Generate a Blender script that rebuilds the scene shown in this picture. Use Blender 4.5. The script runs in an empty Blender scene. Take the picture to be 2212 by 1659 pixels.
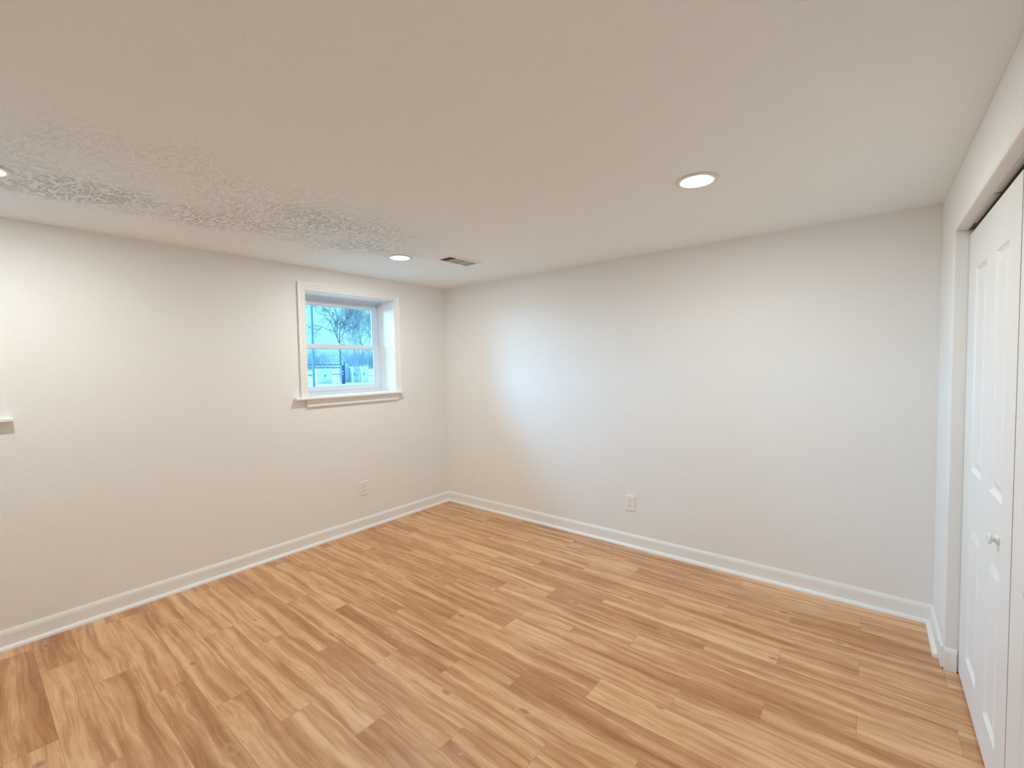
import bpy, bmesh, math, random
from mathutils import Vector, Matrix
S = bpy.context.scene
C = S.collection
PI = math.pi

# ------------------------------------------------------------------ camera
FPX, YAW, PITCH, ROLL = 965.756, 0.676576, 0.0437865, -0.0166721
f = Vector((-math.sin(YAW)*math.cos(PITCH), math.cos(YAW)*math.cos(PITCH), -math.sin(PITCH)))
rt = Vector((math.cos(YAW), math.sin(YAW), 0)); up = rt.cross(f)
r2 = math.cos(ROLL)*rt + math.sin(ROLL)*up
u2 = -math.sin(ROLL)*rt + math.cos(ROLL)*up
cam = bpy.data.cameras.new('camera'); co = bpy.data.objects.new('camera', cam); C.objects.link(co)
M = Matrix((( r2.x, u2.x, -f.x, 3.51858), (r2.y, u2.y, -f.y, -3.26998), (r2.z, u2.z, -f.z, 1.446864), (0, 0, 0, 1)))
co.matrix_world = M
cam.sensor_width = 36; cam.lens = FPX/2212*36; cam.clip_start = 0.02; cam.clip_end = 400
S.camera = co

# ------------------------------------------------------------------ world, sun, exposure
SKY = (0.33, 0.93, 1.0)
SKY_STRENGTH = 1.3
SUN_STRENGTH = 30.0
LAMP_STRENGTH = 430.0
S.view_settings.view_transform = 'Standard'; S.view_settings.look = 'None'
S.view_settings.exposure = 0.0; S.view_settings.gamma = 1.0
S.cycles.max_bounces = 12; S.cycles.diffuse_bounces = 8; S.cycles.glossy_bounces = 3
S.cycles.use_adaptive_sampling = True; S.cycles.adaptive_threshold = 0.07; S.cycles.use_light_tree = False
S.cycles.transparent_max_bounces = 12
S.cycles.use_denoising = True
S.cycles.sample_clamp_indirect = 4.0
w = bpy.data.worlds.new('overcast_sky'); S.world = w; w.use_nodes = True
wn = w.node_tree.nodes; wl = w.node_tree.links
bg = wn['Background']
tc = wn.new('ShaderNodeTexCoord'); sx = wn.new('ShaderNodeSeparateXYZ'); rp = wn.new('ShaderNodeValToRGB')
wl.new(tc.outputs['Generated'], sx.inputs[0]); wl.new(sx.outputs['Z'], rp.inputs[0]); wl.new(rp.outputs[0], bg.inputs[0])
rp.color_ramp.elements[0].position = 0.0; rp.color_ramp.elements[0].color = (SKY[0], SKY[1], SKY[2], 1)
rp.color_ramp.elements[1].position = 0.9; rp.color_ramp.elements[1].color = (0.30, 0.62, 1.0, 1)
bg.inputs[1].default_value = SKY_STRENGTH
sun = bpy.data.lights.new('hazy_sun', 'SUN'); so = bpy.data.objects.new('hazy_sun', sun); C.objects.link(so)
sun.energy = SUN_STRENGTH; sun.angle = math.radians(75); sun.color = (0.17, 0.58, 1.0)
so.rotation_euler = Vector((0.76, 0.56, -0.28)).to_track_quat('-Z', 'Y').to_euler()

# ------------------------------------------------------------------ node helpers
class NT:
    def __init__(s, name):
        s.m = bpy.data.materials.new(name); s.m.use_nodes = True
        s.n = s.m.node_tree.nodes; s.l = s.m.node_tree.links
        s.b = s.n['Principled BSDF']; s.out = s.n['Material Output']
    def _set(s, sock, v):
        if hasattr(v, 'is_linked') or hasattr(v, 'links'): s.l.new(v, sock)
        else: sock.default_value = v
    def math(s, op, a, b=0.0, c=None, clamp=False):
        n = s.n.new('ShaderNodeMath'); n.operation = op; n.use_clamp = clamp
        s._set(n.inputs[0], a); s._set(n.inputs[1], b)
        if c is not None: s._set(n.inputs[2], c)
        return n.outputs[0]
    def comb(s, x, y, z):
        n = s.n.new('ShaderNodeCombineXYZ')
        for i, v in enumerate((x, y, z)): s._set(n.inputs[i], v)
        return n.outputs[0]
    def coord(s):
        n = s.n.new('ShaderNodeTexCoord'); return n.outputs['Object']
    def sep(s, v):
        n = s.n.new('ShaderNodeSeparateXYZ'); s.l.new(v, n.inputs[0]); return n.outputs
    def noise(s, v, scale, detail=2, rough=0.5, dist=0.0):
        n = s.n.new('ShaderNodeTexNoise'); s.l.new(v, n.inputs['Vector'])
        n.inputs['Scale'].default_value = scale; n.inputs['Detail'].default_value = detail
        n.inputs['Roughness'].default_value = rough; n.inputs['Distortion'].default_value = dist
        return n.outputs['Fac']
    def ramp(s, fac, stops, interp='LINEAR'):
        n = s.n.new('ShaderNodeValToRGB'); s.l.new(fac, n.inputs[0]); cr = n.color_ramp; cr.interpolation = interp
        while len(cr.elements) < len(stops): cr.elements.new(0.5)
        for e, (p, c) in zip(cr.elements, stops):
            e.position = p; e.color = (c[0], c[1], c[2], 1) if hasattr(c, '__len__') else (c, c, c, 1)
        return n.outputs[0]
    def mix(s, fac, a, b, mode='MIX'):
        n = s.n.new('ShaderNodeMix'); n.data_type = 'RGBA'; n.blend_type = mode
        s._set(n.inputs[0], fac)
        s._set(n.inputs[6], (*a, 1) if isinstance(a, tuple) else a); s._set(n.inputs[7], (*b, 1) if isinstance(b, tuple) else b)
        return n.outputs[2]
    def bump(s, h, dist, strength=1.0):
        n = s.n.new('ShaderNodeBump'); s._set(n.inputs['Height'], h)
        n.inputs['Distance'].default_value = dist; n.inputs['Strength'].default_value = strength
        s.l.new(n.outputs[0], s.b.inputs['Normal'])
    def base(s, c):
        s._set(s.b.inputs['Base Color'], (*c, 1) if isinstance(c, tuple) else c)

def plain(name, col, rough=0.5, metal=0.0, var=0.04, scale=8, bump=0.0, spec=0.5):
    t = NT(name); v = t.coord()
    n = t.noise(v, scale, 3)
    a = tuple(c*(1-var) for c in col); b = tuple(min(1, c*(1+var)) for c in col)
    t.base(t.mix(n, a, b)); t.b.inputs['Roughness'].default_value = rough; t.b.inputs['Metallic'].default_value = metal
    t.b.inputs['Specular IOR Level'].default_value = spec
    if bump: t.bump(t.noise(v, scale*25, 2), bump)
    return t.m

def wall_paint(name, col):
    t = NT(name); v = t.coord()
    n1 = t.noise(v, 55, 3, 0.55); n2 = t.noise(v, 17, 2, 0.5)
    lump = t.ramp(n1, [(0.42, 0.0), (0.62, 1.0)])
    h = t.math('ADD', t.math('MULTIPLY', lump, 0.6), t.math('MULTIPLY', n2, 0.5))
    t.base(t.mix(t.noise(v, 2.0, 2), tuple(c*0.985 for c in col), col))
    t.b.inputs['Roughness'].default_value = 0.62; t.b.inputs['Specular IOR Level'].default_value = 0.35
    t.bump(h, 0.0012, 0.45)
    return t.m

M_wall = wall_paint('wall_paint', (0.865, 0.86, 0.85))
M_trim = plain('trim_paint', (0.88, 0.88, 0.87), 0.35, var=0.01)
M_door = plain('door_paint', (0.87, 0.87, 0.87), 0.38, var=0.01, scale=3)
M_vinyl = plain('white_vinyl', (0.72, 0.75, 0.80), 0.3, var=0.01)
M_plate = plain('outlet_plastic', (0.86, 0.85, 0.83), 0.28, var=0.01)
M_slot = plain('slot_dark', (0.06, 0.055, 0.05), 0.6)
M_screw = plain('screw_metal', (0.6, 0.6, 0.58), 0.35, 0.8)
M_vent = plain('vent_enamel', (0.86, 0.85, 0.82), 0.4, var=0.01)
M_slat = plain('louvre_shaded', (0.46, 0.45, 0.42), 0.5, var=0.02)  # grey paints in the shade on the vent slats
M_duct = plain('duct_dark', (0.12, 0.11, 0.10), 0.7)
M_track = plain('track_metal', (0.62, 0.61, 0.60), 0.4, 0.3)
M_knob = plain('knob_ceramic', (0.86, 0.86, 0.86), 0.12, var=0.01)

# ceiling: skip trowel texture
t = NT('ceiling_texture'); v = t.coord(); x, y, z = t.sep(v)
vv = t.comb(t.math('MULTIPLY', x, 1.0), t.math('MULTIPLY', y, 1.5), z)
n1 = t.noise(vv, 24, 5, 0.65, 0.5)
n2 = t.noise(v, 60, 3, 0.5)
flake = t.ramp(n1, [(0.50, 0.0), (0.56, 1.0)])
# mask for relief and painted edge shade, where grazing light brings it out
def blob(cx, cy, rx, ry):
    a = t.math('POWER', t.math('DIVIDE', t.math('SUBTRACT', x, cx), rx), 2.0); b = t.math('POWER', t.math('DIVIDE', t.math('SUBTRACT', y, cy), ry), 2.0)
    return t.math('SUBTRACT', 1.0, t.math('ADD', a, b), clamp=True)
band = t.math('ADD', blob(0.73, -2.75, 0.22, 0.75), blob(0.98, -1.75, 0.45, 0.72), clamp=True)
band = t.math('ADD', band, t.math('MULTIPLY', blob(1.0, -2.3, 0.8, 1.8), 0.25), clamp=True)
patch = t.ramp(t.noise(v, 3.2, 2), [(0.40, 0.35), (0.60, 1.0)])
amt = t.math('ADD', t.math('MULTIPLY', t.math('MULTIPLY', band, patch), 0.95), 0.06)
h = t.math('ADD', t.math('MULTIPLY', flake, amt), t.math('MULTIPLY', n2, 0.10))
edge = t.ramp(n1, [(0.50, 0.0), (0.545, 1.0), (0.60, 0.0)])  # relief shade put into the colour along the flake edges
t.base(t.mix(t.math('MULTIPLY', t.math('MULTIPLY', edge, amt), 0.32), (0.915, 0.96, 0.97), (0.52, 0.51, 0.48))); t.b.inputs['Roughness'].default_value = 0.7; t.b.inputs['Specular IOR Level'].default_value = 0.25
t.bump(h, 0.008, 0.9)
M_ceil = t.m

# floor: printed wood laminate boards along x, joints stepping a third per row
t = NT('wood_laminate'); v = t.coord(); x, y, z = t.sep(v)
vr = t.math('DIVIDE', t.math('SUBTRACT', t.math('MULTIPLY', y, -1.0), 0.022), 0.1455)
row = t.math('FLOOR', vr); fv = t.math('SUBTRACT', vr, row)
ph = t.math('SUBTRACT', 0.735, t.math('MULTIPLY', t.math('MODULO', t.math('ADD', row, 302.0), 3.0), 0.307))
ur = t.math('DIVIDE', t.math('SUBTRACT', x, ph), 0.92)
bid = t.math('FLOOR', ur); fu = t.math('SUBTRACT', ur, bid)
wnz = t.n.new('ShaderNodeTexWhiteNoise'); wnz.noise_dimensions = '3D'
t.l.new(t.comb(row, bid, 3.7), wnz.inputs['Vector']); rc = t.sep(wnz.outputs['Color']); rv = wnz.outputs['Value']
lx = t.math('ADD', x, t.math('MULTIPLY', rc[0], 31.0)); ly = t.math('ADD', y, t.math('MULTIPLY', rc[1], 17.0))
lz = t.math('MULTIPLY', rc[2], 9.0)
# warp for wavy heart / sap boundaries
wp = t.noise(t.comb(t.math('MULTIPLY', lx, 1.0), t.math('MULTIPLY', ly, 3.0), lz), 2.6, 2)
ly2 = t.math('ADD', ly, t.math('MULTIPLY', t.math('SUBTRACT', wp, 0.5), 0.065))
bands = t.noise(t.comb(t.math('MULTIPLY', lx, 0.55), t.math('MULTIPLY', ly2, 13.0), lz), 1.6, 3, 0.55, 0.3)
fine = t.noise(t.comb(t.math('MULTIPLY', lx, 2.2), t.math('MULTIPLY', ly2, 60.0), lz), 1.7, 4, 0.65)
cloud = t.noise(t.comb(t.math('MULTIPLY', lx, 3.0), t.math('MULTIPLY', ly, 9.0), lz), 2.2, 4, 0.6, 0.4)
mid = t.noise(t.comb(t.math('MULTIPLY', lx, 1.1), t.math('MULTIPLY', ly2, 27.0), lz), 1.7, 3, 0.6, 0.5)
tone = t.math('ADD', t.math('ADD', t.math('MULTIPLY', bands, 0.66), t.math('MULTIPLY', mid, 0.25)), t.math('MULTIPLY', cloud, 0.24))
tone = t.math('SUBTRACT', tone, 0.035)
tone = t.math('ADD', tone, t.math('MULTIPLY', t.math('SUBTRACT', fine, 0.5), 0.27))
tone = t.math('ADD', tone, t.math('MULTIPLY', t.math('SUBTRACT', rv, 0.5), 0.10))
col = t.ramp(tone, [(0.36, (0.380, 0.155, 0.056)), (0.45, (0.490, 0.225, 0.092)), (0.52, (0.570, 0.283, 0.126)),
                    (0.59, (0.660, 0.358, 0.172)), (0.68, (0.780, 0.470, 0.250))])
# sapwood streak: narrow light line
sap = t.ramp(bands, [(0.565, 0.0), (0.58, 1.0), (0.595, 0.0)])
col = t.mix(t.math('MULTIPLY', sap, 0.45), col, (0.80, 0.56, 0.34))
dk = t.ramp(bands, [(0.405, 0.0), (0.415, 1.0), (0.43, 0.0)])
col = t.mix(t.math('MULTIPLY', dk, 0.25), col, (0.27, 0.12, 0.05))
# knots
vo = t.n.new('ShaderNodeTexVoronoi'); vo.feature = 'F1'
t.l.new(t.comb(t.math('MULTIPLY', lx, 4.2), t.math('MULTIPLY', t.math('ADD', ly, t.math('MULTIPLY', cloud, 0.05)), 9.5), lz), vo.inputs['Vector']); vo.inputs['Scale'].default_value = 1.0
kr = t.sep(vo.outputs['Color'])[0]
kn = t.math('MULTIPLY', t.ramp(vo.outputs['Distance'], [(0.04, 1.0), (0.13, 0.0)]), t.math('GREATER_THAN', kr, 0.45))
col = t.mix(t.math('MULTIPLY', kn, 0.70), col, (0.28, 0.13, 0.055))
halo = t.math('MULTIPLY', t.ramp(vo.outputs['Distance'], [(0.10, 0.0), (0.16, 1.0), (0.24, 0.0)]), t.math('GREATER_THAN', kr, 0.45))
col = t.mix(t.math('MULTIPLY', halo, 0.22), col, (0.76, 0.53, 0.31))
# seams
e1 = t.math('LESS_THAN', t.math('MULTIPLY', t.math('MINIMUM', fv, t.math('SUBTRACT', 1.0, fv)), 0.1455), 0.0009)
e2 = t.math('LESS_THAN', t.math('MULTIPLY', t.math('MINIMUM', fu, t.math('SUBTRACT', 1.0, fu)), 0.92), 0.0010)
seam = t.math('MAXIMUM', e1, e2)
col = t.mix(t.math('MULTIPLY', seam, 0.45), col, (0.16, 0.07, 0.03))
t.base(col)
t.b.inputs['Roughness'].default_value = 0.30; t.b.inputs['Specular IOR Level'].default_value = 0.5
t.bump(t.math('SUBTRACT', t.math('MULTIPLY', fine, 0.5), seam), 0.0004, 0.4)
M_floor = t.m

def glass_mat(name):
    m = bpy.data.materials.new(name); m.use_nodes = True; n = m.node_tree.nodes; l = m.node_tree.links
    n.remove(n['Principled BSDF']); tr = n.new('ShaderNodeBsdfTransparent'); tr.inputs[0].default_value = (0.97, 0.985, 0.99, 1)
    gl = n.new('ShaderNodeBsdfGlossy'); gl.inputs['Roughness'].default_value = 0.02
    fr = n.new('ShaderNodeFresnel'); fr.inputs[0].default_value = 1.3; mx = n.new('ShaderNodeMixShader')
    l.new(fr.outputs[0], mx.inputs[0]); l.new(tr.outputs[0], mx.inputs[1]); l.new(gl.outputs[0], mx.inputs[2])
    l.new(mx.outputs[0], n['Material Output'].inputs[0]); return m
M_glass = glass_mat('pane_glass')

def emit_mat(name, col, s):
    m = bpy.data.materials.new(name); m.use_nodes = True; b = m.node_tree.nodes['Principled BSDF']
    b.inputs['Base Color'].default_value = (0.9, 0.9, 0.88, 1); b.inputs['Emission Color'].default_value = (*col, 1)
    b.inputs['Emission Strength'].default_value = s; return m
M_lens = emit_mat('led_lens', (0.905, 0.950, 0.890), LAMP_STRENGTH)

# ------------------------------------------------------------------ mesh helpers
def box(bm, a, b, mi=0):
    x0, y0, z0 = (min(a[i], b[i]) for i in range(3)); x1, y1, z1 = (max(a[i], b[i]) for i in range(3))
    vs = [bm.verts.new(p) for p in ((x0,y0,z0),(x1,y0,z0),(x1,y1,z0),(x0,y1,z0),(x0,y0,z1),(x1,y0,z1),(x1,y1,z1),(x0,y1,z1))]
    for q in ((0,3,2,1),(4,5,6,7),(0,1,5,4),(1,2,6,5),(2,3,7,6),(3,0,4,7)):
        bm.faces.new([vs[i] for i in q]).material_index = mi
    return vs
def prism(bm, prof, fn, t0, t1, mi=0):
    """extrude a closed 2D profile: fn(p, t) -> 3D point"""
    A = [bm.verts.new(fn(p, t0)) for p in prof]; B = [bm.verts.new(fn(p, t1)) for p in prof]
    n = len(prof)
    for i in range(n):
        bm.faces.new((A[i], A[(i+1) % n], B[(i+1) % n], B[i])).material_index = mi
    bm.faces.new(A[::-1]).material_index = mi; bm.faces.new(B).material_index = mi
def lathe(bm, prof, seg, fn, mi=0, cap0=True, cap1=True):
    """prof: (radius, height); fn(x, y, h) -> 3D point"""
    rings = []
    for r, h in prof:
        rings.append([bm.verts.new(fn(r*math.cos(2*PI*k/seg), r*math.sin(2*PI*k/seg), h)) for k in range(seg)])
    for a, b in zip(rings, rings[1:]):
        for k in range(seg):
            bm.faces.new((a[k], a[(k+1) % seg], b[(k+1) % seg], b[k])).material_index = mi
    if cap0: bm.faces.new(rings[0][::-1]).material_index = mi
    if cap1: bm.faces.new(rings[-1]).material_index = mi
def obj(name, bm, mats, parent=None, smooth=False, bevel=0.0, loc=None):
    bmesh.ops.recalc_face_normals(bm, faces=bm.faces)
    me = bpy.data.meshes.new(name); bm.to_mesh(me); bm.free()
    for m in (mats if isinstance(mats, (list, tuple)) else [mats]): me.materials.append(m)
    if smooth:
        for p in me.polygons: p.use_smooth = True
    o = bpy.data.objects.new(name, me); C.objects.link(o)
    if parent: o.parent = parent
    if loc: o.location = loc
    if bevel:
        b = o.modifiers.new('bevel', 'BEVEL'); b.width = bevel; b.segments = 2; b.limit_method = 'ANGLE'; b.angle_limit = math.radians(40)
    return o
def empty(name, loc=(0,0,0), parent=None):
    o = bpy.data.objects.new(name, None); C.objects.link(o); o.location = loc; o.empty_display_size = 0.1
    if parent: o.parent = parent
    return o
def tag(o, label, cat, group=None, kind=None):
    o['label'] = label; o['category'] = cat
    if group: o['group'] = group
    if kind: o['kind'] = kind
    return o
def struct(o, label=None, cat=None):
    o['kind'] = 'structure'
    if label: o['label'] = label
    if cat: o['category'] = cat
    return o
NB = bmesh.new
def copy_tree(o, parent=None):
    c = o.copy(); C.objects.link(c)
    if parent: c.parent = parent; 
    for ch in list(o.children): copy_tree(ch, c)
    return c

# ------------------------------------------------------------------ room shell
H = 2.25; B = 3.8004; YE = -4.5
bm = NB(); box(bm, (-0.25, YE-0.15, -0.12), (B+0.85, 0.15, 0.0))
struct(obj('floor', bm, M_floor), 'light brown wood laminate floor of narrow boards', 'floor')
# ceiling with round cut-outs is not needed: the lamps sit on it; the vent is on its face
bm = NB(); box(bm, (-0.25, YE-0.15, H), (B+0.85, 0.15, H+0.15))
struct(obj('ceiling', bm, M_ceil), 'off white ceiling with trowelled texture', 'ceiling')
bm = NB(); box(bm, (-0.25, 0.0, 0), (B+0.85, 0.15, H))
struct(obj('wall_back', bm, M_wall), 'plain white wall at the end of the room', 'wall')
bm = NB(); box(bm, (-0.25, YE-0.15, 0), (B+0.85, YE, H))
struct(obj('wall_front', bm, M_wall), 'plain white wall behind the viewpoint', 'wall')

WIN = [(-1.503, -0.656), (-4.029, -3.182)]      # openings along y
Z0, Z1 = 1.200, 2.066
bm = NB()
ys = [YE, WIN[1][0], WIN[1][1], WIN[0][0], WIN[0][1], 0.0]
box(bm, (-0.25, YE, 0), (0, 0, Z0)); box(bm, (-0.25, YE, Z1), (0, 0, H))
for a, b in ((0, 1), (2, 3), (4, 5)): box(bm, (-0.25, ys[a], Z0), (0, ys[b], Z1))
struct(obj('wall_left', bm, M_wall), 'white wall with the small windows', 'wall')

# closet wall with its drywall opening, wall 0.12 thick
YO0, YO1, ZH = -0.4526, -2.2400, 2.005
bm = NB()
T = 0.12
box(bm, (B, YO0, 0), (B+T, 0, H)); box(bm, (B, YO1, ZH), (B+T, YO0, H)); box(bm, (B, YE, 0), (B+T, YO1, H))
struct(obj('wall_right', bm, M_wall, bevel=0.006), 'white wall around the closet opening', 'wall')
bm = NB(); box(bm, (B+0.78, YE, 0), (B+0.85, 0, H)); box(bm, (B+T, YO0+0.45-0.02, 0), (B+0.78, YO0+0.45, H)); 
struct(obj('wall_closet', bm, M_wall), 'white back wall inside the closet', 'wall')

# ------------------------------------------------------------------ baseboards with shoe moulding
BP = [(0, 0), (0.012, 0), (0.012, 0.078), (0.0105, 0.084), (0.0105, 0.088), (0.007, 0.094), (0.004, 0.101), (0, 0.103)]
SP = [(0.012, 0), (0.030, 0), (0.0295, 0.006), (0.027, 0.013), (0.022, 0.0185), (0.017, 0.0205), (0.012, 0.021)]
def baseboard(name, fn, t0, t1, label):
    bm = NB(); prism(bm, BP, fn, t0, t1); o = struct(obj(name, bm, M_trim), label, 'baseboard')
    bm = NB(); prism(bm, SP, fn, t0, t1); s = obj('shoe_moulding', bm, M_trim, o)
    return o
baseboard('baseboard_left', lambda p, s: (p[0], s, p[1]), 0.0, YE, 'white baseboard under the window wall')
baseboard('baseboard_back', lambda p, s: (s, -p[0], p[1]), 0.0, B, 'white baseboard along the plain end wall')
baseboard('baseboard_right', lambda p, s: (B-p[0], s, p[1]), 0.0, -0.375, 'short white baseboard between corner and closet opening')
bm = NB(); box(bm, (B-0.008, -0.375, 0), (B, -0.447, 0.10))
struct(obj('trim_1', bm, M_trim, bevel=0.002), 'thin painted filler strip beside the closet opening', 'trim')
bm = NB(); prism(bm, [(0, 0), (0.010, 0), (0.010, 0.086), (0.006, 0.098), (0, 0.104)], lambda p, s: (s, YO0-p[0], p[1]), B+0.002, B+0.044)
struct(obj('trim_2', bm, M_trim), 'short baseboard stub on the closet jamb', 'trim')

# ------------------------------------------------------------------ windows
def casing_profile_pts(wd):
    return [(0, 0), (0, 0.010), (0.006, 0.012), (0.010, 0.0095), (0.022, 0.011), (0.026, 0.014), (0.030, 0.0115), (0.042, 0.013), (0.047, 0.017), (wd, 0.018), (wd, 0)]
def make_window(idx, y0, y1, z0, z1):
    yc = (y0+y1)/2; hw = (y1-y0)/2
    root = struct(empty('window_%d' % idx, (0, yc, z0)), ['small white double hung window near the corner', 'second window cut off by the left edge'][idx-1], 'window')
    h = z1 - z0
    zs = 0.012                       # stool top
    # jamb liner boards around the reveal
    bm = NB(); xo = -0.20
    box(bm, (xo, -hw, 0), (0.0, -hw+0.004, h)); box(bm, (xo, hw-0.004, 0), (0.0, hw, h)); box(bm, (xo, -hw, h-0.004), (0.0, hw, h))
    obj('jamb_liner', bm, M_trim, root)
    # casing, mitred: inner edge at the opening
    wd = 0.060; pts = casing_profile_pts(wd)
    bm = NB()
    path = [(-hw, zs), (-hw, h), (hw, h), (hw, zs)]
    dirs = [(-1, 0), (-1, 1), (1, 1), (1, 0)]
    rings = []
    for (py, pz), (dy, dz) in zip(path, dirs):
        rings.append([bm.verts.new((p[1], py+dy*p[0], pz+dz*p[0])) for p in pts])
    n = len(pts)
    for a, b in zip(rings, rings[1:]):
        for k in range(n): bm.faces.new((a[k], a[(k+1) % n], b[(k+1) % n], b[k]))
    bm.faces.new(rings[0][::-1]); bm.faces.new(rings[-1])
    obj('casing', bm, M_trim, root)
    # stool and apron
    bm = NB(); y_l, y_r = -hw-0.112+0.0, hw+(0.058 if idx == 1 else 0.092)
    prism(bm, [(-0.197, -0.008), (0.0, -0.008), (0.0, -0.008), (0.046, -0.008), (0.050, -0.004), (0.050, 0.008), (0.046, zs), (-0.197, zs)],
          lambda p, s: (p[0], s, p[1]), -hw, hw)
    for a, b in ((y_l, -hw), (hw, y_r)):
        prism(bm, [(0.0, -0.008), (0.046, -0.008), (0.050, -0.004), (0.050, 0.008), (0.046, zs), (0.0, zs)], lambda p, s: (p[0], s, p[1]), a, b)
    obj('window_sill', bm, M_trim, root)
    bm = NB(); box(bm, (0, -hw-0.017, -0.067), (0.018, hw+0.022, -0.008))
    obj('apron', bm, M_trim, root, bevel=0.002)
    # vinyl frame
    def ring(bm, x0, x1, ya, yb, za, zb, w_, wb=None, wt=None):
        wb = w_ if wb is None else wb; wt = w_ if wt is None else wt
        box(bm, (x0, ya, za), (x1, ya+w_, zb)); box(bm, (x0, yb-w_, za), (x1, yb, zb))
        box(bm, (x0, ya+w_, za), (x1, yb-w_, za+wb)); box(bm, (x0, ya+w_, zb-wt), (x1, yb-w_, zb))
    ya, yb, za, zb = -hw, hw, zs, h
    bm = NB()
    ring(bm, -0.207, -0.195, ya, yb, za, zb, 0.026, 0.022, 0.020)
    ring(bm, -0.226, -0.207, ya, yb, za, zb, 0.020, 0.030, 0.026)
    ring(bm, -0.262, -0.226, ya, yb, za, zb, 0.028, 0.036, 0.034)
    ring(bm, -0.285, -0.262, ya, yb, za, zb, 0.036, 0.040, 0.042)
    obj('window_frame', bm, M_vinyl, root, bevel=0.0015)
    mid = 1.630 - z0
    # lower sash (inner track)
    la, lb = ya+0.030, yb-0.030
    bm = NB(); ring(bm, -0.226, -0.204, la, lb, za+0.028, mid+0.017, 0.048, 0.036, 0.034)
    ring(bm, -0.222, -0.210, la+0.048, lb-0.048, za+0.064, mid-0.017, 0.006)
    ls = obj('lower_sash', bm, M_vinyl, root, bevel=0.0015)
    bm = NB(); box(bm, (-0.218, la+0.052, za+0.068), (-0.214, lb-0.052, mid-0.021)); obj('glass_pane', bm, M_glass, ls)
    bm = NB(); box(bm, (-0.222, -0.034, mid+0.017), (-0.206, 0.034, mid+0.022)); box(bm, (-0.219, -0.022, mid+0.022), (-0.209, 0.022, mid+0.031))
    box(bm, (-0.209, 0.006, mid+0.023), (-0.198, 0.020, mid+0.029)); obj('sash_lock', bm, M_vinyl, ls, bevel=0.001)
    # upper sash (outer track)
    bm = NB(); ring(bm, -0.252, -0.230, la+0.004, lb-0.004, mid-0.016, zb-0.036, 0.040, 0.032, 0.040)
    ring(bm, -0.248, -0.236, la+0.044, lb-0.044, mid+0.016, zb-0.076, 0.006)
    us = obj('upper_sash', bm, M_vinyl, root, bevel=0.0015)
    bm = NB(); box(bm, (-0.244, la+0.048, mid+0.020), (-0.240, lb-0.048, zb-0.080)); obj('glass_pane', bm, M_glass, us)
    return root
make_window(1, WIN[0][0], WIN[0][1], Z0, Z1)
make_window(2, WIN[1][0], WIN[1][1], Z0, Z1)

# ------------------------------------------------------------------ closet doors
XD = B+0.050
def panel_door(idx, y_a, y_b, mirror, label):
    """moulded four panel slab; y_a > y_b; panel columns measured from the jamb side"""
    root = struct(empty('door_%d' % idx, (XD, (y_a+y_b)/2, 0.012)), label, 'door')
    yc = (y_a+y_b)/2; z0, z1 = 0.012, 1.979
    def Y(d): return ((y_a - d) if not mirror else (y_b + d)) - yc      # d = distance from the hinge side
    W_ = y_a-y_b
    cols = [(0.166, 0.395), (0.545, 0.742)]; rows = [(0.160, 0.750), (0.975, 1.812)]
    us = sorted({0.0, W_, *[c for cc in cols for c in cc]}); vs_ = sorted({z0, z1, *[r for rr in rows for r in rr]})
    bm = NB()
    cache = {}
    def V(d, zz, dep):
        k = (round(d, 5), round(zz, 5), round(dep, 5))
        if k not in cache: cache[k] = bm.verts.new((dep, Y(d), zz-0.012))
        return cache[k]
    def q(a): 
        bm.faces.new(a)
    for i in range(len(us)-1):
        for j in range(len(vs_)-1):
            u0, u1, v0, v1 = us[i], us[i+1], vs_[j], vs_[j+1]
            if (u0, u1) in cols and (v0, v1) in rows:
                st = [(0, 0), (0.004, 0.004), (0.013, 0.0095), (0.022, 0.0095), (0.046, 0.002), (0.050, 0.0015)]
                loops = []
                for ins, dep in st:
                    loops.append([V(u0+ins, v0+ins, dep), V(u1-ins, v0+ins, dep), V(u1-ins, v1-ins, dep), V(u0+ins, v1-ins, dep)])
                for A, Bq in zip(loops, loops[1:]):
                    for k in range(4): q((A[k], A[(k+1) % 4], Bq[(k+1) % 4], Bq[k]))
                q(loops[-1])
            else:
                q((V(u0, v0, 0), V(u1, v0, 0), V(u1, v1, 0), V(u0, v1, 0)))
    # sides and back
    th = 0.034
    per = [V(u, vs_[0], 0) for u in us] + [V(us[-1], v_, 0) for v_ in vs_[1:]] + [V(u, vs_[-1], 0) for u in us[-2::-1]] + [V(us[0], v_, 0) for v_ in vs_[-2:0:-1]]
    bk = [bm.verts.new((th, p.co.y, p.co.z)) for p in per]
    n = len(per)
    for k in range(n): bm.faces.new((per[k], bk[k], bk[(k+1) % n], per[(k+1) % n]))
    bm.faces.new(bk[::-1])
    obj('door_panel', bm, M_door, root)
    # knob: spool with a flat mushroom face
    yk = Y(0.712 if not mirror else 0.626); zk = 0.851-0.012
    prof = [(a_, b_*0.70) for a_, b_ in [(0.0165, 0.0), (0.0175, 0.002), (0.0165, 0.005), (0.0115, 0.009), (0.0092, 0.014), (0.0100, 0.019), (0.0145, 0.023), (0.0180, 0.026), (0.0185, 0.029), (0.0165, 0.0325), (0.0100, 0.0350), (0.001, 0.0358)]]
    bm = NB(); lathe(bm, prof, 32, lambda a, b, h: (-h, yk+a, zk+b)); obj('door_knob', bm, M_knob, root, smooth=True)
    return root
panel_door(1, YO0-0.004, -1.3360, False, 'white moulded closet door nearest the corner')
panel_door(2, -1.3480, YO1+0.004, True, 'white moulded closet door at the right edge')
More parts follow.
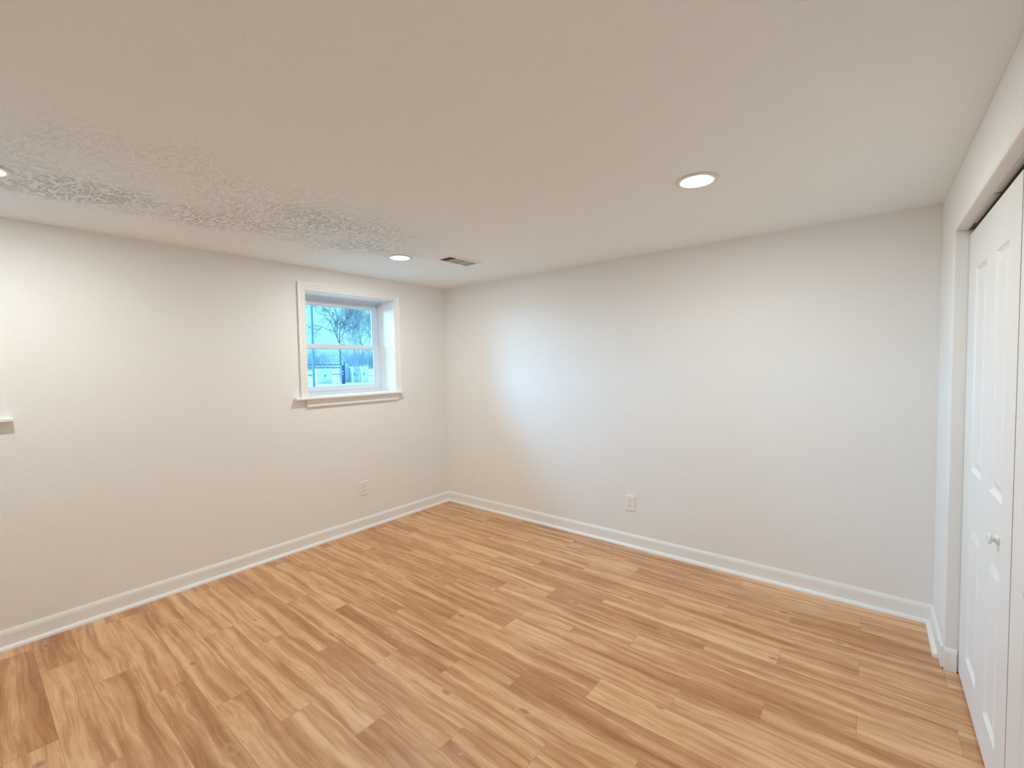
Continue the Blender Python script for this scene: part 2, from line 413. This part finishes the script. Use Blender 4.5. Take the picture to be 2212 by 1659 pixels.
# head track: dark plate paints the shade of an uncut slot, metal lip starts further in
bm = NB(); box(bm, (XD-0.004, YO0-0.001, ZH-0.002), (XD+0.040, YO1+0.005, ZH))
tk = struct(obj('trim_3', bm, M_duct), 'dark plate painting the shaded closet track slot under the header', 'trim')
bm = NB(); box(bm, (XD-0.012, -0.60, ZH-0.006), (XD+0.003, -1.02, ZH)); box(bm, (XD-0.012, -1.045, ZH-0.006), (XD+0.003, YO1+0.005, ZH))
obj('track_lip', bm, M_track, tk)

# ------------------------------------------------------------------ recessed ceiling lights
def make_light(name, loc):
    root = empty(name, loc)
    bm = NB()
    prof = [(0.0835, 0.0), (0.0835, -0.0020), (0.0885, -0.0022), (0.0880, -0.0035), (0.075, -0.0062), (0.0575, -0.0056), (0.0540, 0.0)]
    lathe(bm, prof, 64, lambda a, b, h: (a, b, h), cap0=False, cap1=False)
    obj('trim_ring', bm, M_vent, root, smooth=True)
    bm = NB()
    lathe(bm, [(0.0539, 0.0), (0.0537, -0.0036), (0.049, -0.0056), (0.038, -0.0070), (0.022, -0.0078), (0.002, -0.0080)], 64, lambda a, b, h: (a, b, h), cap0=False)
    obj('lens', bm, M_lens, root, smooth=True)
    return root
GL = 'round recessed ceiling lights'
l0 = tag(make_light('ceiling_light', (2.903, -1.168, H)), 'lit round recessed light alone on the right half of the ceiling', 'ceiling light', GL)
for (lx_, ly_, lab) in ((0.795, -1.174, 'lit round recessed light beside the ceiling vent above the small window'),
                        (0.795, -3.174, 'lit round recessed light cut off by the left edge of the photo')):
    c = copy_tree(l0); c.location = (lx_, ly_, H); c['label'] = lab

# ------------------------------------------------------------------ ceiling vent
VX0, VX1, VY0, VY1 = 0.950, 1.128, -0.985, -0.640
vr_ = tag(empty('ceiling_vent', ((VX0+VX1)/2, (VY0+VY1)/2, H)), 'white rectangular air vent with louvres on the ceiling near the corner', 'vent')
hx, hy = (VX1-VX0)/2, (VY1-VY0)/2
bm = NB(); fw_ = 0.026
def vframe(bm):
    # sloped flange
    outer = [(-hx, -hy), (hx, -hy), (hx, hy), (-hx, hy)]; inn = [(-hx+fw_, -hy+fw_), (hx-fw_, -hy+fw_), (hx-fw_, hy-fw_), (-hx+fw_, hy-fw_)]
    L = []
    for pts, zz in ((outer, 0.0), (outer, -0.002), ([(p[0]*0.93, p[1]*0.965) for p in outer], -0.008), (inn, -0.009), (inn, -0.0005)):
        L.append([bm.verts.new((p[0], p[1], zz)) for p in pts])
    for a, b in zip(L, L[1:]):
        for k in range(4): bm.faces.new((a[k], a[(k+1) % 4], b[(k+1) % 4], b[k]))
vframe(bm); obj('vent_frame', bm, M_vent, vr_)
bm = NB(); box(bm, (-hx+fw_, -hy+fw_, -0.0012), (hx-fw_, hy-fw_, -0.0002)); obj('duct_opening', bm, M_duct, vr_)
ya_, yb_ = -hy+fw_, hy-fw_; d1 = ya_+0.085; d2 = yb_-0.085
for dy in (d1, d2):
    bm = NB(); box(bm, (-hx+fw_, dy-0.004, -0.009), (hx-fw_, dy+0.004, -0.0012)); obj('divider', bm, M_vent, vr_)
def slat(p0, p1, along, tilt):
    bm = NB()
    th = 0.0009; wdt = 0.0085
    c_, s_ = math.cos(tilt)*wdt/2, math.sin(tilt)*wdt/2
    if along == 'x':
        y_ = p0[1]; prof = [(y_-c_, -0.0048-s_), (y_+c_, -0.0048+s_), (y_+c_, -0.0048+s_+th), (y_-c_, -0.0048-s_+th)]
        prism(bm, prof, lambda p, s: (s, p[0], p[1]), p0[0], p1[0])
    else:
        x_ = p0[0]; prof = [(x_-c_, -0.0048-s_), (x_+c_, -0.0048+s_), (x_+c_, -0.0048+s_+th), (x_-c_, -0.0048-s_+th)]
        prism(bm, prof, lambda p, s: (p[0], s, p[1]), p0[1], p1[1])
    obj('louvre', bm, M_slat, vr_)
for k in range(6):
    yy = ya_+0.010+k*0.0128; slat((-hx+fw_, yy), (hx-fw_, yy), 'x', 0.75)
    yy = yb_-0.010-k*0.0128; slat((-hx+fw_, yy), (hx-fw_, yy), 'x', -0.75)
for k in range(10):
    xx = -hx+fw_+0.008+k*0.0122; slat((xx, d1+0.004), (xx, d2-0.004), 'y', 0.55)

# ------------------------------------------------------------------ wall outlets
def make_outlet(name, loc, rotz):
    """built facing -y (rotz 0)"""
    root = empty(name, loc); root.rotation_euler = (0, 0, rotz)
    hw_, hh = 0.0385, 0.0610
    bm = NB()
    L = []
    for ins, dep in ((0, 0), (0, 0.003), (0.0035, 0.0065)):
        a, b = hw_-ins, hh-ins
        L.append([bm.verts.new(p) for p in ((-a, -dep, -b), (a, -dep, -b), (a, -dep, b), (-a, -dep, b))])
    for A, B_ in zip(L, L[1:]):
        for k in range(4): bm.faces.new((A[k], A[(k+1) % 4], B_[(k+1) % 4], B_[k]))
    bm.faces.new(L[0][::-1]); bm.faces.new(L[-1])
    obj('cover_plate', bm, M_plate, root)
    for s in (1, -1):
        zc = 0.0200*s
        bm = NB()
        pts = []
        for k in range(40):
            a = 2*PI*k/40; px, pz = 0.0172*math.cos(a), 0.0172*math.sin(a)
            pz = max(-0.0140, min(0.0140, pz)); pts.append((px, pz+zc))
        prism(bm, pts, lambda p, t_: (p[0], -t_, p[1]), 0.0060, 0.0082)
        r = obj('receptacle', bm, M_plate, root)
        for sx_ in (-0.0064, 0.0064):
            bm = NB(); box(bm, (sx_-0.0012, -0.0086, zc+0.0005), (sx_+0.0012, -0.0081, zc+0.0088)); obj('blade_slot', bm, M_slot, r)
        bm = NB(); prism(bm, [(0.0026*math.cos(2*PI*k/12), zc-0.0070+0.0026*math.sin(2*PI*k/12)) for k in range(12)], lambda p, t_: (p[0], -t_, p[1]), 0.0081, 0.0086)
        obj('ground_hole', bm, M_slot, r)
    bm = NB(); prism(bm, [(0.0028*math.cos(2*PI*k/12), 0.0028*math.sin(2*PI*k/12)) for k in range(12)], lambda p, t_: (p[0], -t_, p[1]), 0.0063, 0.0074)
    obj('screw', bm, M_screw, root)
    return root
GO = 'white wall outlets'
oR = tag(make_outlet('wall_outlet', (2.062, 0, 0.345), 0), 'white duplex outlet low on the plain end wall', 'outlet', GO)
oL = copy_tree(oR); oL.location = (0, -1.027, 0.366); oL.rotation_euler = (0, 0, PI/2); oL['label'] = 'white duplex outlet low on the wall below the small window'

# floor specks
def speck(name, loc, r, m, label, cat, seed):
    rnd = random.Random(seed); bm = NB(); bmesh.ops.create_icosphere(bm, subdivisions=1, radius=r)
    for v_ in bm.verts: v_.co = Vector((v_.co.x*1.6, v_.co.y, max(v_.co.z, -r*0.3)*0.6))*rnd.uniform(0.75, 1.2)
    o = obj(name, bm, m, loc=(loc[0], loc[1], r*0.18)); return tag(o, label, cat)
speck('debris_crumb', (1.160, -1.661), 0.0038, plain('dark_crumb', (0.03, 0.02, 0.015), 0.7), 'tiny black crumb on the floor left of centre', 'crumb', 1)
speck('paint_chip', (3.697, -0.086), 0.0048, plain('chip_white', (0.85, 0.75, 0.6), 0.6), 'tiny pale paint chip on the floor by the right corner', 'paint chip', 2)
speck('paint_fleck', (2.347, -2.155), 0.0028, plain('fleck_white', (0.85, 0.82, 0.78), 0.6), 'tiny white fleck on the floor at the bottom middle', 'paint chip', 3)

# ------------------------------------------------------------------ outdoors
GZ = 0.33
M_grass = plain('winter_grass', (0.68, 0.70, 0.58), 0.9, var=0.35, scale=1.2)
bm = NB(); box(bm, (-160, -60, GZ-0.3), (-0.251, 160, GZ)); struct(obj('lawn', bm, M_grass), 'pale winter lawn outside the window', 'lawn')
M_road = plain('pale_path', (0.80, 0.80, 0.78), 0.9, var=0.1, scale=0.8)
bm = NB(); box(bm, (-37, -40, GZ), (-34, 60, GZ+0.02)); struct(obj('road', bm, M_road), 'pale road strip beyond the cabinets', 'road')
M_cabw = plain('cabinet_white', (0.86, 0.90, 0.84), 0.5, var=0.03)
M_cabg = plain('cabinet_grey', (0.60, 0.68, 0.68), 0.5, var=0.06)
M_cabb = plain('cabinet_blue_grey', (0.42, 0.52, 0.66), 0.6, var=0.08)
M_dark = plain('dark_steel', (0.05, 0.11, 0.25), 0.5, var=0.1)
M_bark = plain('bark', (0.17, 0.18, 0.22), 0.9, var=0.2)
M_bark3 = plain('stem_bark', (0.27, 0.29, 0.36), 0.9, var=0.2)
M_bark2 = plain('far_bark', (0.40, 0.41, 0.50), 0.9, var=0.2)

def cabinet(name, y0, y1, x, z1, dep, m, label, split=True):
    root = tag(empty(name, (x-dep/2, (y0+y1)/2, GZ)), label, 'utility cabinet')
    h = z1-GZ; hw_ = (y1-y0)/2
    bm = NB(); box(bm, (-dep/2, -hw_, 0.04), (dep/2, hw_, h-0.04)); box(bm, (-dep/2-0.03, -hw_-0.03, h-0.04), (dep/2+0.03, hw_+0.03, h)); box(bm, (-dep/2-0.04, -hw_-0.04, 0), (dep/2+0.04, hw_+0.04, 0.04))
    obj('cabinet_body', bm, m, root, bevel=0.008)
    halves = ((-hw_+0.02, -0.006), (0.006, hw_-0.02)) if split else ((-hw_+0.02, hw_-0.02),)
    for a, b in halves:
        bm = NB(); box(bm, (dep/2, a, 0.08), (dep/2+0.02, b, h-0.07)); d = obj('cabinet_door', bm, m, root, bevel=0.004)
        if split and a > 0 or not split:
            bm = NB(); box(bm, (dep/2+0.02, a+0.02, h*0.42), (dep/2+0.05, a+0.06, h*0.60)); obj('handle', bm, M_dark, d)
    return root
c1 = cabinet('utility_cabinet', 12.20, 13.31, -26.0, 1.384, 0.45, M_cabw, 'wide white double door utility cabinet outside, left of the dark posts')
bm = NB()  # seam gasket dark
c2 = cabinet('utility_cabinet', 14.98, 15.44, -26.0, 1.46, 0.45, M_cabg, 'grey green utility cabinet with dark marks outside, between blue panel and white cabinet', False)
for k, (dy, dz) in enumerate(((-0.03, 0.94), (0.07, 0.86), (-0.05, 0.66), (0.03, 0.55), (0.06, 0.50))):
    bm = NB(); box(bm, (0.245, dy-0.025, dz-0.03), (0.262, dy+0.025, dz+0.03)); o = obj('sticker', bm, M_dark, c2)
c3 = cabinet('utility_cabinet', 15.50, 15.95, -25.6, 1.47, 0.45, M_cabw, 'narrow white utility cabinet outside, rightmost through the window', False)
# blue grey screen panel with a sagging top
bm = NB(); pr = [(14.35, GZ)] + [(15.30, GZ)]
top = [(15.30-0.95*k/12, 1.40+0.10*(k/12)**2+0.02*math.sin(PI*k/12)) for k in range(13)]
prism(bm, pr+top, lambda p, s: (s, p[0], p[1]), -26.6, -26.5)
tag(obj('screen_panel', bm, M_cabb), 'blue grey screen panel outside, between the dark posts and the speckled cabinet', 'panel')
# dark posts
pr_ = tag(empty('meter_post', (-24, 12.92, GZ)), 'wide dark meter post outside with pale stickers', 'post')
bm = NB(); box(bm, (-0.07, -0.075, 0), (0.07, 0.075, 1.25)); obj('post_body', bm, M_dark, pr_)
for dz in (0.62, 0.80): 
    bm = NB(); box(bm, (0.07, -0.03, dz), (0.08, 0.03, dz+0.09)); obj('sticker', bm, M_cabw, pr_)
bm = NB(); box(bm, (-24.04, 13.03, GZ), (-23.96, 13.11, 1.80)); box(bm, (-24.05, 13.02, 1.80), (-23.95, 13.12, 1.83)); tag(obj('steel_post', bm, M_dark), 'slim dark steel post outside, taller, right of the meter post', 'post')
# rail fence
fr_ = tag(empty('rail_fence', (-30, 14.0, GZ)), 'thin dark rail fence outside behind the white cabinet', 'fence')
for zz in (1.34, 1.10, 0.55):
    bm = NB(); box(bm, (-0.03, -2.6, zz-0.03), (0.03, 2.35, zz+0.03)); obj('rail', bm, M_dark, fr_)
for yy in (-2.5, 0.1, 2.3):
    bm = NB(); box(bm, (-0.04, yy-0.04, 0), (0.04, yy+0.04, 1.42)); obj('post', bm, M_dark, fr_)
# utility pole near the window
bm = NB(); lathe(bm, [(0.050, 0), (0.047, 3.0), (0.043, 6.5)], 16, lambda a, b, h: (a-14, b+5.79, h+GZ))
tag(obj('utility_pole', bm, plain('pole_blue_grey', (0.20, 0.30, 0.42), 0.8, var=0.15), smooth=True), 'tall blue grey pole outside at the left of the window', 'pole')

# bare trees
def tube(bm, p0, p1, r0, r1, seg):
    d = (p1-p0).normalized(); a = d.orthogonal().normalized(); b = d.cross(a)
    A = [bm.verts.new(p0+(a*math.cos(2*PI*k/seg)+b*math.sin(2*PI*k/seg))*r0) for k in range(seg)]
    Bq = [bm.verts.new(p1+(a*math.cos(2*PI*k/seg)+b*math.sin(2*PI*k/seg))*r1) for k in range(seg)]
    for k in range(seg): bm.faces.new((A[k], A[(k+1) % seg], Bq[(k+1) % seg], Bq[k]))
def grow(bm, rnd, p, d, L, r, depth, rmin, spread=0.55):
    n = 3; q = p
    for i in range(n):
        d = (d + Vector((rnd.gauss(0, .13), rnd.gauss(0, .13), rnd.gauss(0.05, .09)))).normalized()
        q2 = q + d*(L/n); r2_ = max(rmin, r*0.87); tube(bm, q, q2, r, r2_, 5 if r > 0.04 else 3); q = q2; r = r2_
        if depth > 0 and i > 0 and rnd.random() < 0.75:
            s = Vector((rnd.gauss(0, 1), rnd.gauss(0, 1), rnd.gauss(0, .6))).normalized()
            grow(bm, rnd, q, (d+s*spread*1.3).normalized(), L*rnd.uniform(.55, .75), max(rmin, r*0.6), depth-1, rmin, spread)
    if depth > 0:
        for k in range(2):
            s = Vector((rnd.gauss(0, 1), rnd.gauss(0, 1), rnd.gauss(0, .5))).normalized()
            grow(bm, rnd, q, (d+s*spread).normalized(), L*rnd.uniform(.68, .85), max(rmin, r*0.75), depth-1, rmin, spread)
def tree(name, loc, stems, h, r, depth, seed, m, label, rmin=0.010, group=None, cat='tree'):
    rnd = random.Random(seed); bm = NB()
    for d in stems: grow(bm, rnd, Vector((0, 0, 0)), Vector(d).normalized(), h, r, depth, rmin)
    return tag(obj(name, bm, m, loc=loc), label, cat, group)
# the main tree: limbs laid out in its own plane (y across, z up, metres from the trunk foot), twigs grown on them
limbs = [[(0, 0), (0, 3.73)], [(0, 3.73), (-.34, 4.4), (-.55, 5.05), (-.98, 5.86), (-1.42, 6.33), (-2.42, 6.8)],
         [(-.5, 4.8), (-1.1, 4.95), (-1.75, 5.2), (-2.1, 5.05), (-2.55, 4.7)], [(-.1, 3.73), (-.24, 4.5), (-.12, 5.4), (-.02, 6.0), (-.10, 6.85)],
         [(-.12, 5.3), (-.5, 5.85), (-.95, 6.35)], [(.05, 3.73), (-.02, 4.4), (.05, 4.9), (.42, 5.5), (.74, 6.05), (1.30, 6.65), (1.75, 7.2)],
         [(.05, 4.2), (.5, 4.75), (.85, 4.9)], [(.25, 3.8), (.55, 4.8), (.75, 5.2), (.95, 5.8)], [(-.02, 6.0), (.3, 6.6), (.45, 7.2)]]
rnd = random.Random(8); bm = NB()
for q, L in enumerate(limbs):
    r0 = 0.10 if q == 0 else 0.050 if q in (1, 3, 5) else 0.032
    dx = rnd.uniform(-.35, .35) if q else 0
    P = [Vector((dx*k/len(L), y_, z_)) for k, (y_, z_) in enumerate(L)]
    for k in range(len(P)-1):
        ra = r0*(1-0.8*k/len(P)) if q else r0; rb = r0*(1-0.8*(k+1)/len(P)) if q else 0.085
        tube(bm, P[k], P[k+1], ra, rb, 6)
        if q and k > 0:
            for _ in range(3):
                d = ((P[k+1]-P[k]).normalized() + Vector((rnd.gauss(0, .6), rnd.gauss(0, .6), rnd.gauss(.2, .4)))).normalized()
                grow(bm, rnd, P[k].lerp(P[k+1], rnd.random()), d, rnd.uniform(.45, .7), 0.018, 2, 0.010)
    if q: grow(bm, rnd, P[-1], (P[-1]-P[-2]).normalized(), 0.7, 0.016, 3, 0.010)
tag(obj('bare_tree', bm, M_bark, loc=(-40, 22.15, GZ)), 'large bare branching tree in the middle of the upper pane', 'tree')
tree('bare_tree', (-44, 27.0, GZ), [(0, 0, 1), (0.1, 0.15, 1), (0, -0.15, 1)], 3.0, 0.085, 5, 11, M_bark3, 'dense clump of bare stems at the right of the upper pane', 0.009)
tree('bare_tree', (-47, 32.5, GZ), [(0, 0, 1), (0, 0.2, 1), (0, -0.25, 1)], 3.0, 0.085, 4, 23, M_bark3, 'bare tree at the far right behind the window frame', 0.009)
GT = 'bare thicket shrubs behind the fence'
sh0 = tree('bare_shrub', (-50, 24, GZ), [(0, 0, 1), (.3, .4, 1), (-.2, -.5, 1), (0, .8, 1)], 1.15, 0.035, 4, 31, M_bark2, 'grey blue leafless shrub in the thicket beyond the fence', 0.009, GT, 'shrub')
rnd = random.Random(4)
for k in range(13):
    c = sh0.copy(); C.objects.link(c); c.location = (-50+rnd.uniform(-3, 3), 23.2+k*0.85, GZ); c.rotation_euler = (0, 0, rnd.uniform(0, 6)); s = rnd.uniform(0.85, 1.1); c.scale = (s, s, s)
